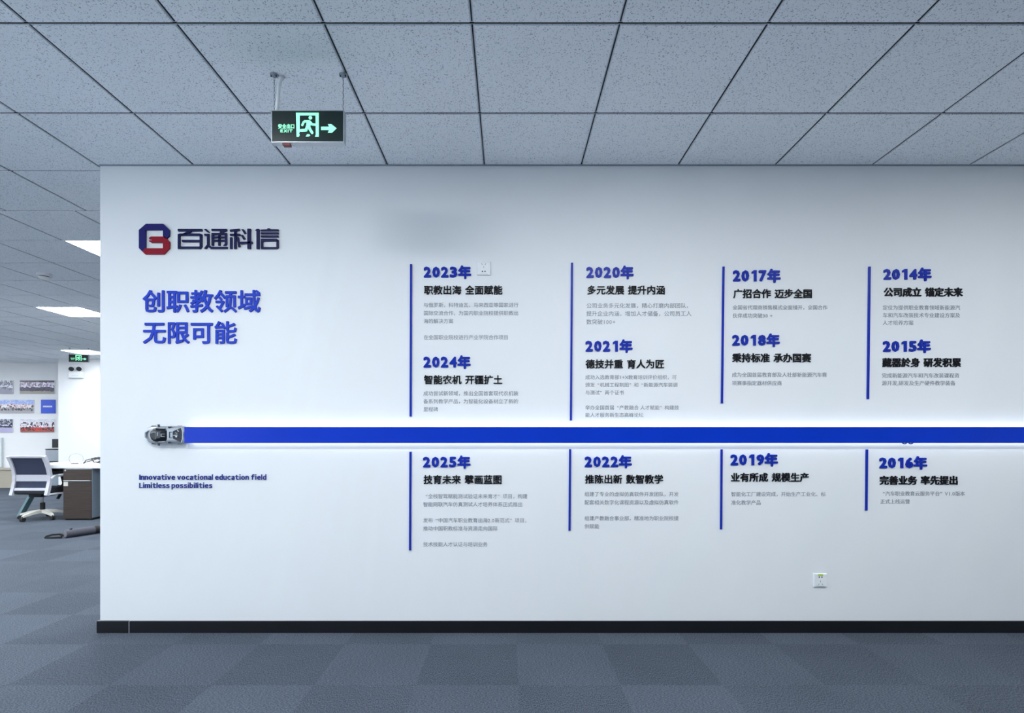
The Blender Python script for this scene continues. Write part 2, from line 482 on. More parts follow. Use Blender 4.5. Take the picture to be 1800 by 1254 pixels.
# ------------------------------------------------------------------ ceiling lights
where = {(-3, 4): 'square white light panel in the ceiling just past the feature wall corner',
         (-7, 8): 'square white light panel further back, in the middle of the office ceiling',
         (-11, 14): 'square white light panel at the far end of the ceiling, above the small exit sign'}
lp = None
for c, r, x0, y0 in cells:
    lab = where.get((c, r), 'square white ceiling light panel out of view, several of these added to brighten the room')
    loc = (x0 + 0.3, y0 + 0.3, HC)
    if lp is None:
        lp = thing('ceiling_light', lab, 'ceiling light', loc, 0, 'square ceiling light panels')
        f = MB()
        for a, b in (((-.296, -.296), (.296, -.284)), ((-.296, .284), (.296, .296)), ((-.296, -.284), (-.284, .284)), ((.284, -.284), (.296, .284))):
            f.box((a[0], a[1], 0), (b[0], b[1], .016))
        f.obj('frame', M['white'], lp, local=True)
        MB().box((-.284, -.284, .003), (.284, .284, .012)).obj('diffuser', M['led'], lp, local=True)
    else:
        dup(lp, loc, lab)

# ------------------------------------------------------------------ feature wall: logo, slogans
t = thing('company_logo', 'octagonal navy and red emblem at the top left of the feature wall', 'logo', W(274, 421))
Z5 = lambda u, v, d: W(220 + u / 4.643, 370 + v / 4.643, d)
navy = [(180, 115), (320, 115), (370, 165), (370, 212), (342, 238), (318, 216), (318, 165), (176, 165), (176, 314), (150, 340), (122, 312), (122, 165)]
redp = [(150, 340), (176, 314), (318, 314), (318, 268), (222, 268), (205, 259), (205, 250), (228, 250), (228, 239), (205, 239), (205, 229), (220, 219), (335, 219), (370, 262), (370, 314), (325, 362), (172, 362)]
MB().prism(navy, Z5, 0, 0.012).obj('emblem_upper', M['navy'], t, label='navy upper hook of the emblem')
MB().prism(redp, Z5, 0, 0.012).obj('emblem_lower', M['red'], t, label='dark red lower hook of the emblem')
# the wordmark's squared strokes
strokes = [
    [(438, 157), (634, 157), (634, 174), (438, 174)], [(520, 174), (548, 174), (516, 202), (478, 202), (452, 205), (492, 190)],
    [(438, 200), (455, 194), (455, 302), (438, 318)], [(455, 194), (618, 194), (634, 200), (634, 210), (455, 210)],
    [(616, 205), (634, 205), (634, 300), (620, 318), (610, 318), (616, 300)], [(455, 300), (616, 300), (608, 316), (438, 316)], [(468, 246), (616, 246), (616, 263), (474, 263)],
    # second character
    [(652, 160), (670, 157), (692, 178), (692, 188), (672, 180)], [(652, 196), (692, 196), (692, 211), (655, 211)], [(675, 211), (692, 211), (692, 285), (668, 316), (652, 316), (675, 285)],
    [(690, 283), (712, 302), (842, 302), (838, 317), (704, 317), (678, 298)],
    [(712, 157), (836, 157), (836, 170), (806, 184), (776, 184), (792, 171), (712, 171)], [(712, 190), (728, 190), (728, 292), (712, 292)], [(728, 190), (836, 190), (836, 204), (728, 204)],
    [(820, 204), (836, 204), (836, 280), (826, 292), (806, 292), (820, 280)], [(766, 204), (782, 204), (782, 292), (766, 292)], [(728, 217), (820, 217), (820, 230), (728, 230)], [(728, 245), (820, 245), (820, 259), (728, 259)],
    # third
    [(862, 162), (940, 155), (940, 170), (862, 177)], [(862, 196), (944, 196), (944, 211), (862, 211)], [(896, 172), (913, 172), (913, 318), (896, 318)], [(862, 225), (879, 225), (879, 318), (862, 318)], [(916, 222), (932, 222), (944, 300), (930, 304)],
    [(956, 160), (974, 160), (994, 190), (978, 196)], [(950, 206), (968, 206), (988, 236), (970, 242)], [(1004, 155), (1030, 155), (1030, 318), (1004, 318)], [(944, 262), (1042, 258), (1046, 274), (948, 279)],
    # fourth
    [(1066, 168), (1082, 157), (1100, 157), (1104, 168), (1082, 176)], [(1078, 176), (1100, 170), (1100, 318), (1078, 318)], [(1168, 152), (1188, 152), (1192, 160), (1256, 160), (1256, 173), (1112, 173), (1112, 162), (1166, 160)],
    [(1114, 184), (1256, 184), (1256, 198), (1114, 198)], [(1114, 209), (1256, 209), (1256, 223), (1114, 223)], [(1114, 236), (1244, 236), (1256, 246), (1256, 256), (1114, 256)],
    [(1114, 256), (1130, 256), (1130, 304), (1114, 318)], [(1240, 250), (1256, 250), (1256, 308), (1244, 318), (1240, 318)], [(1120, 304), (1240, 304), (1240, 318), (1114, 318)],
]
mb = MB()
for q in strokes: mb.prism(q, Z5, 0, 0.012)
tag(mb.obj('wordmark_lettering', M['navy2']), 'row of four dark navy characters beside the emblem', 'sign lettering')
for txt, y, lab in (('创职教领域', 531, 'upper large blue slogan line of five characters below the emblem'), ('无限可能', 586, 'lower large blue slogan line of four characters above the toy car')):
    mb = MB(); line(mb, txt, 251.5, y, 41.6, 0.017, W, 0, 0.009)
    tag(mb.obj('slogan_lettering', M['slogan']), lab, 'sign lettering', 'large blue slogan lines')
for txt, bx, lab in (('Innovative vocational education field', (245.6, 468.3, 834.6, 843.7), 'upper line of small blue English slogan, innovative vocational education field'),
                     ('Limitless possibilities', (245.6, 373.4, 849.2, 858.2), 'lower line of small blue English slogan, limitless possibilities')):
    mb = MB(); latin(mb, txt, 0.02, W, 0, 0.006, bx)
    tag(mb.obj('english_lettering', M['ink']), lab, 'sign lettering', 'small English slogan lines')

# ------------------------------------------------------------------ feature wall: the twelve years
YEARS = [
    ('2023', (744.8, 828.3, 467, 490.9), '职教出海 全面赋能', (745.5, 883.4, 510.7), 8.8, 744.3,
     [(536.6, '与俄罗斯、科特迪瓦、马来西亚等国家进行'), (550.8, '国际交流合作，为国内职业院校提供职教出'), (565, '海的解决方案'), (593.5, '在全国职业院校进行产业学院合作项目')]),
    ('2024', (744.3, 827.4, 624.9, 649), '智能农机 开疆扩土', (745.5, 883.2, 668.2), 8.8, 744,
     [(692, '成功尝试新领域，推出全国首套现代农机装'), (706, '备系列教学产品，为智能化设备树立了新的'), (720, '里程碑')]),
    ('2025', (743.5, 827.1, 800.7, 824.3), '技育未来 擘画蓝图', (744.7, 882.3, 843.6), 8.75, 743.6,
     [(873, '“全栈智驾赋能测试验证未来育才”项目，构建'), (887.2, '智能网联汽车仿真测试人才培养体系正式推出'), (915.3, '发布“中国汽车职业教育出海2.0新范式”项目，'), (929.5, '推动中国职教标准与资源走向国际'), (957.5, '技术技能人才认证与培训业务')]),
    ('2020', (1030.3, 1113.6, 467.3, 491.5), '多元发展 提升内涵', (1032, 1168.9, 510.7), 9.75, 1030.4,
     [(537.8, '公司业务多元化发展，精心打磨内部团队，'), (551.8, '提升企业内涵，增加人才储备，公司员工人'), (566.3, '数突破100+')]),
    ('2021', (1028.8, 1111.7, 596.9, 621), '德技并重 育人为匠', (1029.5, 1167.3, 640.6), 8.55, 1028.6,
     [(663.7, '成功入选教育部1+X教育培训评价组织，可'), (677.1, '颁发“机械工程制图”和“新能源汽车装调'), (690.7, '与测试”两个证书'), (717.1, '举办全国首届“产教融合 人才赋能”构建技'), (730.1, '能人才服务新生态高峰论坛')]),
    ('2022', (1027.4, 1110.3, 800.2, 823.8), '推陈出新 数智教学', (1028.4, 1165.6, 842.9), 8.73, 1027.2,
     [(869.3, '组建了专业的虚拟仿真软件开发团队，开发'), (883.7, '配套相关数字化课程资源以及虚拟仿真软件'), (911.7, '组建产教融合事业部，精准地为职业院校提'), (925.9, '供赋能')]),
    ('2017', (1287.7, 1371.4, 473.1, 497.7), '广招合作 迈步全国', (1288.8, 1427.3, 517), 8.8, 1287.5,
     [(541, '全国省代理商销售模式全面铺开，全国合作'), (555.4, '伙伴成功突破30 +')]),
    ('2018', (1286.5, 1370, 586.6, 610.4), '秉持标准 承办国赛', (1287, 1425.2, 629.8), 8.8, 1286.4,
     [(659.3, '成为全国首届教育部及人社部新能源汽车赛'), (674, '项赛事指定器材供应商')]),
    ('2019', (1283.6, 1366.8, 796.6, 820.7), '业有所成 规模生产', (1284.3, 1421.7, 839.7), 8.76, 1285,
     [(869.3, '智能化工厂建设完成，开始生产工业化、标'), (884, '准化教学产品')]),
    ('2014', (1552.3, 1636.2, 470.9, 494.8), '公司成立 锚定未来', (1553.2, 1691.4, 514.3), 9.1, 1551.2,
     [(541.3, '定位为提供职业教育领域新能源汽'), (554.7, '车和汽车改装技术专业建设方案及'), (568, '人才培养方案')]),
    ('2015', (1551.3, 1635, 597.2, 621.3), '藏器於身 研发积累', (1550.8, 1688.8, 637.9), 9.1, 1549.8,
     [(660.7, '完成新能源汽车和汽车改装课程资'), (674, '源开发,研发及生产硬件教学装备')]),
    ('2016', (1545.2, 1628.6, 802.1, 825.9), '完善业务 率先提出', (1545.9, 1683.4, 845), 8.75, 1547,
     [(868.3, '“汽车职业教育云服务平台”V1.0版本'), (882.3, '正式上线运营')]),
]
for yr, (l, r, tp, b), title, (tl, tr, tc), em, px, lines in YEARS:
    t = thing('timeline_entry', 'timeline text block headed by the year %s in blue characters' % yr, 'wall lettering', W(l, tp), 0, 'timeline text blocks')
    mb = MB()
    for i, ch in enumerate(yr):
        dl = l + i * 15.25; a, bb = (dl + 2.6, dl + 11.2) if ch == '1' else (dl, dl + 13.3)
        if ch == '1':                                        # flagged figure one without a foot
            y_, z_ = tp + 2.6, b - 2.6
            mb.prism([(a + 3.6, y_), (bb, y_), (bb, z_), (a + 3.9, z_), (a + 3.9, y_ + 5.2), (a, y_ + 6.0), (a, y_ + 2.6)], W, 0, 0.007)
        else:
            put(mb, ch, 0.05, W, 0, 0.007, box=(a, bb, tp + 2.5, b - 2.4))
    put(mb, '年', 0.044, W, 0, 0.007, box=(r - 23.0, r, tp, b))
    mb.obj('year_lettering', M['year'], t, label='bold blue year number')
    mb = MB(); e = (tr - tl + 0.7) / 8.375
    line(mb, title, tl - 0.4, tc, e, 0.024 if yr in ('2014', '2015', '2016') else 0.019, W, 0, 0.006, space=0.375)
    mb.obj('title_lettering', M['black'], t, label='bold black title line')
    for yc, s in lines:
        mb = MB(); line(mb, s, px, yc, em, 0.0, W, 0, 0.0015)
        mb.obj('text_line', M['grey'], t, label='line of small grey characters')
for xt, yt, xb, yb, lab in (
        (722.8, 465, 722, 732.5, 'thin blue upright bar beside the 2023 and 2024 blocks'), (721.8, 794.5, 721, 967.5, 'thin blue upright bar beside the 2025 block'),
        (1005.3, 462.7, 1003.4, 739.5, 'thin blue upright bar beside the 2020 and 2021 blocks'), (1002, 790, 1001, 933, 'thin blue upright bar beside the 2022 block'),
        (1271.3, 469.5, 1268.5, 709.4, 'thin blue upright bar beside the 2017 and 2018 blocks'), (1268, 790.3, 1267, 930.7, 'thin blue upright bar beside the 2019 block'),
        (1527.6, 469.5, 1524.8, 702, 'thin blue upright bar beside the 2014 and 2015 blocks'), (1523, 790.5, 1522, 897.6, 'thin blue upright bar beside the 2016 block')):
    h = 1.75
    mb = MB().prism([(xt - h, yt), (xt + h, yt), (xb + h, yb), (xb - h, yb)], W, 0, 0.008)
    tag(mb.obj('divider_bar', M['year']), lab, 'divider bar', 'thin blue timeline bars')

# ------------------------------------------------------------------ feature wall: lit band, toy car, sockets
bx0 = W(331.5, 0)[0]; zt, zb = W(0, 751)[2], W(0, 779)[2]
t = thing('light_band', 'long blue horizontal band with white light glowing from behind it', 'light band', ((bx0 + XR) / 2, D, (zt + zb) / 2))
MB().bevbox((bx0, D - 0.045, zb), (XR - 0.02, D - 0.035, zt), 0.002).obj('band', M['blue'], t)
MB().box((bx0 + 0.02, D - 0.034, zt - 0.028), (XR - 0.02, D - 0.008, zt - 0.006)).obj('light_strip', M['glow'], t, label='white glowing strip above')
MB().box((bx0 + 0.02, D - 0.034, zb + 0.006), (XR - 0.02, D - 0.008, zb + 0.028)).obj('light_strip', M['glow'], t, label='white glowing strip below')
MB().box((bx0 + 0.02, D - 0.035, zb + 0.028), (XR - 0.02, D, zt - 0.028)).obj('backing_rail', M['white'], t)
mb = MB()
for px in (1583.5, 1594.5):
    c = W(px, 777, 0.03); mb.tube([(c[0] + 0.016 * math.cos(a), c[1], c[2] - 0.012 * math.sin(a)) for a in [PI * k / 8 for k in range(9)]], 0.0035, 6)
tag(mb.obj('cable', M['cable']), 'short dark cable loops sagging below the blue band above the 2016 block', 'cable')

# toy car: nose to the left, roof towards the room
t = thing('toy_car', 'silver model sports car fixed to the wall at the head of the blue band', 'model car', W(296, 765))
CARC = lambda u, v, d: W(250 + u / 18.95, 735 + v / 18.95, d)


def interp(tab, x):
    for (a, b), (c, d) in zip(tab, tab[1:]):
        if a <= x <= c: return b + (d - b) * (x - a) / (c - a)
    return tab[-1][1] if x > tab[-1][0] else tab[0][1]


half = [(200, 60), (215, 110), (250, 200), (310, 255), (420, 288), (600, 300), (900, 285), (1100, 296), (1350, 300), (1470, 280), (1505, 240)]
hgt = [(200, .012), (260, .018), (420, .026), (600, .034), (1000, .036), (1250, .034), (1480, .030), (1505, .022)]


def shell(mb, us, hf, hg, base, n=16, e=0.5, vc=567):
    rows = []
    for u in us:
        ring = []
        for k in range(n + 1):
            a = PI * k / n; cx = math.cos(a); sx = math.sin(a)
            v = vc - hf(u) * math.copysign(abs(cx) ** e, cx); ring.append(CARC(u, v, base + hg(u) * sx ** e))
        rows.append(ring)
    n1 = n + 1; vv = [p for r_ in rows for p in r_]; ff = []
    for i in range(len(rows) - 1):
        for k in range(n): ff.append((i * n1 + k, i * n1 + k + 1, (i + 1) * n1 + k + 1, (i + 1) * n1 + k))
        ff.append((i * n1, (i + 1) * n1, (i + 1) * n1 + n, i * n1 + n))
    ff.append(tuple(range(n1))); ff.append(tuple((len(rows) - 1) * n1 + k for k in range(n1)))
    mb.add(vv, ff); return mb


us = [200 + 1305 * k / 40 for k in range(41)]
body = shell(MB(), us, lambda u: interp(half, u), lambda u: interp(hgt, u), 0.008, e=0.45).obj('body', M['silver'], t, smooth=True)
ch = [(402, 20), (415, 90), (450, 150), (520, 205), (600, 232), (700, 222), (850, 205), (940, 198), (985, 165), (1002, 40)]
cg = [(402, .001), (520, .010), (640, .016), (800, .017), (950, .010), (1002, .001)]
shell(MB(), [402 + 600 * k / 30 for k in range(31)], lambda u: interp(ch, u), lambda u: interp(cg, u), 0.0385, e=0.7).obj('canopy', M['glass'], t, smooth=True, label='dark glass canopy')
mb = MB().prism([(700, 330), (900, 335), (925, 348), (890, 358), (710, 352)], CARC, 0.036, 0.0475).prism([(700, 804), (900, 799), (925, 786), (890, 776), (710, 782)], CARC, 0.036, 0.0475)
mb.obj('roof_rail', M['silver'], t)
mb = MB().prism([(480, 500), (600, 455), (640, 470), (645, 520), (610, 480), (490, 510)], CARC, 0.05, 0.0552).prism([(700, 480), (730, 480), (722, 605), (700, 605)], CARC, 0.05, 0.0565) \
    .prism([(815, 530), (930, 530), (930, 545), (840, 545), (840, 610), (930, 610), (930, 625), (815, 625)], CARC, 0.05, 0.0566)
mb.obj('seat_detail', M['machine'], t, label='pale seats showing through the glass')
eng = [(1165, 480), (1180, 440), (1420, 340), (1455, 345), (1478, 450), (1480, 690), (1455, 790), (1420, 800), (1180, 690), (1165, 650)]
MB().prism(eng, CARC, 0.036, 0.0445).obj('engine_cover', M['engine'], t, label='dark engine cover at the tail')
mb = MB()
for q in ([(1310, 400), (1335, 395), (1375, 455), (1350, 462)], [(1190, 570), (1320, 560), (1330, 580), (1195, 590)], [(1250, 600), (1320, 600), (1310, 645), (1270, 640)], [(1260, 490), (1330, 510), (1320, 522), (1258, 504)]): mb.prism(q, CARC, 0.044, 0.047)
mb.obj('engine_pipe', M['alu'], t)
mb = MB().prism([(1050, 465), (1145, 465), (1145, 485), (1072, 485), (1072, 650), (1145, 650), (1145, 668), (1050, 668)], CARC, 0.036, 0.0462)
mb.obj('deck_vent', M['machdk'], t)
for q in ([(1005, 292), (1120, 292), (1050, 352), (1015, 335)], [(1005, 842), (1130, 842), (1050, 788), (1015, 800)]):
    MB().prism(q, CARC, 0.028, 0.0445).obj('side_intake', M['rubber'], t)
for v0, v1 in ((222, 300), (842, 920)):
    mb = MB().prism([(650, v0), (700, v0), (705, v1), (660, v1)], CARC, 0.032, 0.040); mb.obj('mirror', M['machdk'], t)
MB().prism([(1440, 320), (1465, 318), (1505, 430), (1517, 565), (1505, 700), (1465, 815), (1440, 812), (1478, 700), (1488, 565), (1478, 430)], CARC, 0.034, 0.047).obj('tail_spoiler', M['silver'], t)
for q in ([(212, 490), (235, 470), (330, 425), (325, 440), (250, 490), (240, 520), (240, 620), (250, 650), (420, 735), (410, 745), (300, 712), (215, 650)],):
    MB().prism(q, CARC, 0.014, 0.0355).obj('nose_line', M['machine'], t)
for u in (430, 1290):
    for v in (292, 842):
        c = CARC(u, v, 0.012)
        MB().tube([(c[0], c[1], c[2] - 0.006), (c[0], c[1], c[2] + 0.006)], 0.012, 16).obj('wheel', M['rubber'], t)


def socket(px, py, lab, flip, sticker=False):
    x, y, z = W(px, py); t = thing('wall_socket', lab, 'socket', (x, y, z), 0, 'white wall sockets')
    P = lambda u, v, d: (x + u, D - d, z + v)
    MB().bevbox((x - .042, D - .009, z - .042), (x + .042, D, z + .042), .004, 3).obj('cover_plate', M['white'], t)
    MB().bevbox((x - .031, D - .0115, z - .037), (x + .031, D - .008, z + .037), .002).obj('socket_insert', M['white'], t)
    k = -1 if flip else 1
    mb = MB()
    for q in (((-.011, .024 * k), 30), ((.011, .024 * k), -30), ((0, .006 * k), 0)):
        (u, v), a = q; a = math.radians(a * k); ca, sa = math.cos(a), math.sin(a)
        mb.prism([(u + ca * i * .0016 - sa * j * .0055, v + sa * i * .0016 + ca * j * .0055) for i, j in ((-1, -1), (1, -1), (1, 1), (-1, 1))], P, .011, .0121)
    mb.obj('three_pin_slots', M['machine'], t)
    for u in (-.008, .008):
        MB().prism([(u + .0042 * math.cos(2 * PI * i / 12), -.021 * k + .0042 * math.sin(2 * PI * i / 12)) for i in range(12)], P, .011, .0123).obj('pin_hole', M['hole'], t)
    if sticker: MB().box((x - .016, D - .0126, z + .029), (x + .016, D - .0112, z + .038)).obj('sticker', M['lime'], t, label='lime green sticker')


socket(850.5, 472.5, 'white wall socket high up beside the 2023 heading', False)
socket(1440.5, 1020, 'white wall socket with a lime sticker low on the wall above the skirting', True, True)


# ------------------------------------------------------------------ exit signs
def exit_sign(loc, rz, lab, near):
    t = thing('exit_sign', lab, 'exit sign', loc, rz, 'green exit signs')
    wd, hh, dp = .335, .150, .032
    k = .335 / 940.0                       # metres per drawing unit
    P = lambda u, v, d: ((u - 743) * k, -d, -(v - 895) * k)
    fr = MB()
    for a, b in (((-wd / 2, -dp / 2, hh / 2 - .004), (wd / 2, dp / 2, hh / 2)), ((-wd / 2, -dp / 2, -hh / 2), (wd / 2, dp / 2, -hh / 2 + .006)),
                 ((-wd / 2, -dp / 2, -hh / 2 + .006), (-wd / 2 + .004, dp / 2, hh / 2 - .004)), ((wd / 2 - .004, -dp / 2, -hh / 2 + .006), (wd / 2, dp / 2, hh / 2 - .004))): fr.bevbox(a, b, .001, 1)
    fr.obj('frame', M['alu'], t, local=True)
    MB().box((-wd / 2 + .004, -dp / 2 + .003, -hh / 2 + .006), (wd / 2 - .004, dp / 2 - .003, hh / 2 - .004)).obj('face_panel', M['face'], t, local=True)
    a, b = dp / 2 - .003, dp / 2 - .0015
    mb = MB().prism([(592, 718), (886, 718), (886, 1028), (838, 1028), (848, 1000), (845, 752), (640, 752), (640, 960), (632, 985), (640, 1000), (630, 1028), (600, 1028)], P, a, b)
    mb.obj('door_symbol', M['signlit'], t, local=True)
    mb = MB().prism([(778 + 23 * math.cos(2 * PI * i / 16), 782 + 23 * math.sin(2 * PI * i / 16)) for i in range(16)], P, a, b)
    b2 = b - .0001
    mb.prism([(700, 815), (770, 815), (790, 850), (772, 905), (722, 905), (728, 850)], P, a, b)
    mb.capsule2([(706, 828), (690, 840), (674, 876)], 28, P, a, b2).capsule2([(770, 830), (800, 868), (842, 872)], 28, P, a, b2)
    mb.capsule2([(755, 890), (775, 935), (800, 975)], 34, P, a, b2).capsule2([(738, 890), (722, 942), (655, 946)], 34, P, a, b2)
    mb.prism([(718, 1025), (738, 993), (765, 995), (776, 1010), (752, 1025)], P, a, b)
    mb.obj('running_figure', M['signlit'], t, local=True)
    MB().prism([(916, 898), (1020, 898), (1004, 866), (1050, 866), (1116, 918), (1055, 976), (1004, 976), (1020, 940), (916, 940)], P, a, b).obj('arrow', M['signlit'], t, local=True)
    mb = MB(); put(mb, '安全出口', 0.018, P, a, b, box=(362, 570, 862, 922)); latin(mb, 'EXIT', 0.035, P, a, b, (390, 548, 934, 970))
    mb.obj('lettering', M['signlit'], t, local=True)
    top = HC - loc[2]
    for s, dx in ((-1, 0), (1, 0)):
        x = s * (wd / 2 - .008)
        mb = MB(); n = int((top - hh / 2) / .016)
        for i in range(n):
            z0 = hh / 2 + i * .016; z1 = z0 + .019
            pts = [(x + (.0028 * math.cos(2 * PI * j / 10) if i % 2 else 0), (0 if i % 2 else .0028 * math.cos(2 * PI * j / 10)), (z0 + z1) / 2 + .0095 * math.sin(2 * PI * j / 10)) for j in range(11)]
            mb.tube(pts, .0008, 5)
        mb.obj('chain', M['chain'], t, local=True)
        mb = MB().tube([(x, 0, top - .012), (x, 0, top - .004), (x, 0, top)], [.006, .018, .02], 14)
        h = mb.obj('ceiling_hook', M['machine'], t, local=True)
        if near:
            mb = MB()
            for q in (-1, 1): mb.tube([(x + q * .012, -.006, top - .013), (x + q * .012, -.006, top - .002)], .003, 8)
            mb.obj('screw', M['rubber'], h, local=True)
    if near:
        x = -wd / 2 + .012
        MB().tube([(x + .004, .006, hh / 2), (x + .008, .006, hh / 2 + .04), (x + .013, .008, top - .05), (x + .022, .010, top - .015), (x + .034, .012, top)], .0085, 10).obj('conduit', M['conduit'], t, local=True, smooth=True)
        MB().box((-wd / 2 + .05, -.012, -hh / 2 - .008), (-wd / 2 + .084, .012, -hh / 2)).obj('status_tag', M['redtag'], t, local=True, label='maroon tag below')
    return t


sd = 2.427 + .016
exit_sign(((540.5 - CX) * 2.427 / F, sd, CAMZ + (CY - 222) * 2.427 / F), 0, 'large lit exit sign with arrow hanging from the ceiling before the feature wall', True)
exit_sign((-8.37, 10.3, 2.692), math.radians(12), 'small far exit sign hanging in front of the white column', False)

# ------------------------------------------------------------------ office: smoke detector, emergency light, pictures
x, y, _ = at(78, 482, 5.5)
t = thing('smoke_detector', 'round white smoke detector on the office ceiling', 'smoke detector', (x, y, HC))
MB().tube([(x, y, HC), (x, y, HC - .022), (x, y, HC - .026)], [.068, .068, .056], 24).obj('base', M['white'], t)
MB().tube([(x, y, HC - .026), (x, y, HC - .036)], .044, 20).obj('sensor_gap', M['hole'], t)
MB().tube([(x, y, HC - .034), (x, y, HC - .048), (x, y, HC - .058)], [.052, .048, .034], 24).obj('cap', M['white'], t)

x, y, z = at(136.5, 659, 11.8)
t = thing('emergency_light', 'white twin-lamp emergency light on the far column under the small exit sign', 'emergency light', (x, y, z))
MB().bevbox((x - .15, y - .07, z - .08), (x + .15, y, z + .07), .012, 3).obj('housing', M['white'], t)
MB().box((x - .08, y - .0715, z - .04), (x + .08, y - .069, z - .01)).obj('label_strip', M['panel'], t)
for s in (-1, 1):
    l = MB().tube([(x + s * .085, y - .035, z + .07), (x + s * .085, y - .035, z + .10)], .018, 10).obj('lamp_arm', M['white'], t)
    MB().tube([(x + s * .085, y - .01, z + .15), (x + s * .085 + .02, y - .08, z + .125), (x + s * .085 + .028, y - .10, z + .118)], [.03, .055, .058], 16).obj('lamp_head', M['white'], t)
    MB().tube([(x + s * .085 + .028, y - .101, z + .118), (x + s * .085 + .031, y - .109, z + .115)], .05, 16).obj('lamp_lens', M['machdk'], t)

PIC = [
    ((1, 24, 669, 693), 'small photo of a bright workshop interior in the top row', photo_mat('pic_a', ((70, 72, 88), (205, 208, 222)), [(60, 62, 80), (200, 204, 220), (150, 152, 170), (225, 228, 240)], ((46, 48, 66), (150, 150, 170)), (140, 138, 158), .34, .62, (9, 12))),
    ((36, 97, 669, 693), 'wide group photo of people in pale shirts in the top row', photo_mat('pic_b', ((62, 58, 78), (50, 48, 66)), [(226, 220, 238), (190, 180, 208), (120, 104, 130), (236, 232, 244), (150, 130, 150)], ((44, 42, 62), (70, 66, 92)), (156, 150, 142), .2, .86, (30, 9))),
    ((1, 61, 703, 727), 'wide outdoor group photo in the middle row', photo_mat('pic_c', ((150, 170, 226), (196, 204, 232)), [(238, 236, 240), (222, 190, 196), (70, 72, 86), (232, 230, 236), (196, 160, 160)], ((40, 44, 56), (150, 148, 156)), (168, 166, 172), .2, .66, (24, 8))),
    ((73, 98, 703, 727), 'plain square blue poster with white lettering in the middle row', None),
    ((1, 24, 737, 761), 'small photo of a dark car hall in the bottom row', photo_mat('pic_d', ((60, 62, 80), (190, 194, 214)), [(206, 210, 228), (56, 58, 78), (170, 172, 196), (40, 42, 58)], ((38, 40, 58), (60, 62, 84)), (176, 172, 208), .38, .7, (8, 10))),
    ((37, 97, 737, 760.5), 'wide group photo with people in red seated in the bottom row', photo_mat('pic_e', ((222, 224, 234), (206, 206, 222)), [(232, 230, 240), (60, 60, 78), (210, 196, 206), (236, 236, 244)], ((206, 66, 56), (62, 44, 56)), (150, 88, 80), .12, .78, (28, 9))),
]
for (l, r, tp, b), lab, m in PIC:
    a = at(l, b, YF); c = at(r, tp, YF)
    if m is None:
        t = thing('poster', lab, 'poster', ((a[0] + c[0]) / 2, YF, a[2]))
        MB().bevbox((a[0], YF - .02, a[2]), (c[0], YF, c[2]), .003, 1).obj('board', M['picblue'], t)
        mb = MB(); n = 7
        for i in range(n):
            u0 = a[0] + (c[0] - a[0]) * (.16 + .66 * i / n); zc = (a[2] + c[2]) / 2
            mb.box((u0, YF - .022, zc - .018), (u0 + (c[0] - a[0]) * .075, YF - .0195, zc + .018))
        mb.obj('lettering', M['white'], t)
    else:
        t = thing('framed_photo', lab, 'photo', ((a[0] + c[0]) / 2, YF, a[2]), 0, 'photos on the far office wall')
        MB().bevbox((a[0], YF - .02, a[2]), (c[0], YF, c[2]), .003, 1).obj('backing_board', M['white'], t)
        MB().box((a[0] + .003, YF - .0215, a[2] + .003), (c[0] - .003, YF - .0195, c[2] - .003)).obj('print', m, t)

# bench, panel, printer and screen by the far wall
t = thing('low_bench', 'low beige box bench along the far office wall', 'bench', (-12.0, 12.05, 0), math.radians(3))
MB().bevbox((-1.6, -.2, .0), (.95, .2, .40), .008).obj('body', M['beige'], t, local=True)
MB().bevbox((-1.62, -.22, .40), (.97, .22, .43), .006).obj('top_board', M['beige'], t, local=True)
x0 = at(5, 770, 12.38)[0]; zz = at(5, 770, 12.38)[2]
t = thing('white_board', 'pale panel standing on the beige bench against the far wall', 'panel', (x0 - .6, 12.38, .431))
MB().bevbox((x0 - 1.2, 12.37, .431), (x0, 12.395, zz), .004).obj('panel', M['panel'], t)
MB().box((x0 - .016, 12.365, .431), (x0, 12.371, zz)).obj('edge_strip', M['alu'], t)
t = thing('side_cabinet', 'low grey cabinet beside the far column below the printer', 'cabinet', (-10.12, 12.12, 0))
MB().bevbox((-10.5, 11.9, .02), (-10.06, 12.34, .56), .006).obj('body', M['machine'], t)
MB().box((-10.48, 11.894, .05), (-10.08, 11.9, .53)).obj('door', M['steel'], t)
a = at(83, 814, 12.0)
t = thing('printer', 'grey boxy printer half hidden behind the far column', 'printer', (-10.25, 12.1, .56))
MB().bevbox((a[0], 11.95, .60), (-10.06, 12.3, .86), .012, 3).obj('body', M['machine'], t)
MB().bevbox((a[0] + .01, 11.95, .56), (-10.07, 12.3, .60), .004).obj('base', M['machdk'], t)
MB().bevbox((a[0], 11.94, .862), (-10.06, 12.3, .878), .006).obj('lid', M['machdk'], t)
a = at(92, 790, 12.05); c = at(92, 772, 12.05)
t = thing('monitor', 'small black screen standing on top of the printer', 'monitor', (-10.15, 12.1, .878))
MB().bevbox((a[0], 12.04, .90), (-10.06, 12.07, c[2]), .006).obj('screen', M['machdk'], t)
MB().bevbox((-10.20, 12.0, .878), (-10.09, 12.15, .888), .003).bar((-10.14, 12.07, .885), (-10.14, 12.07, .93), .03, .02).obj('stand', M['rubber'], t)

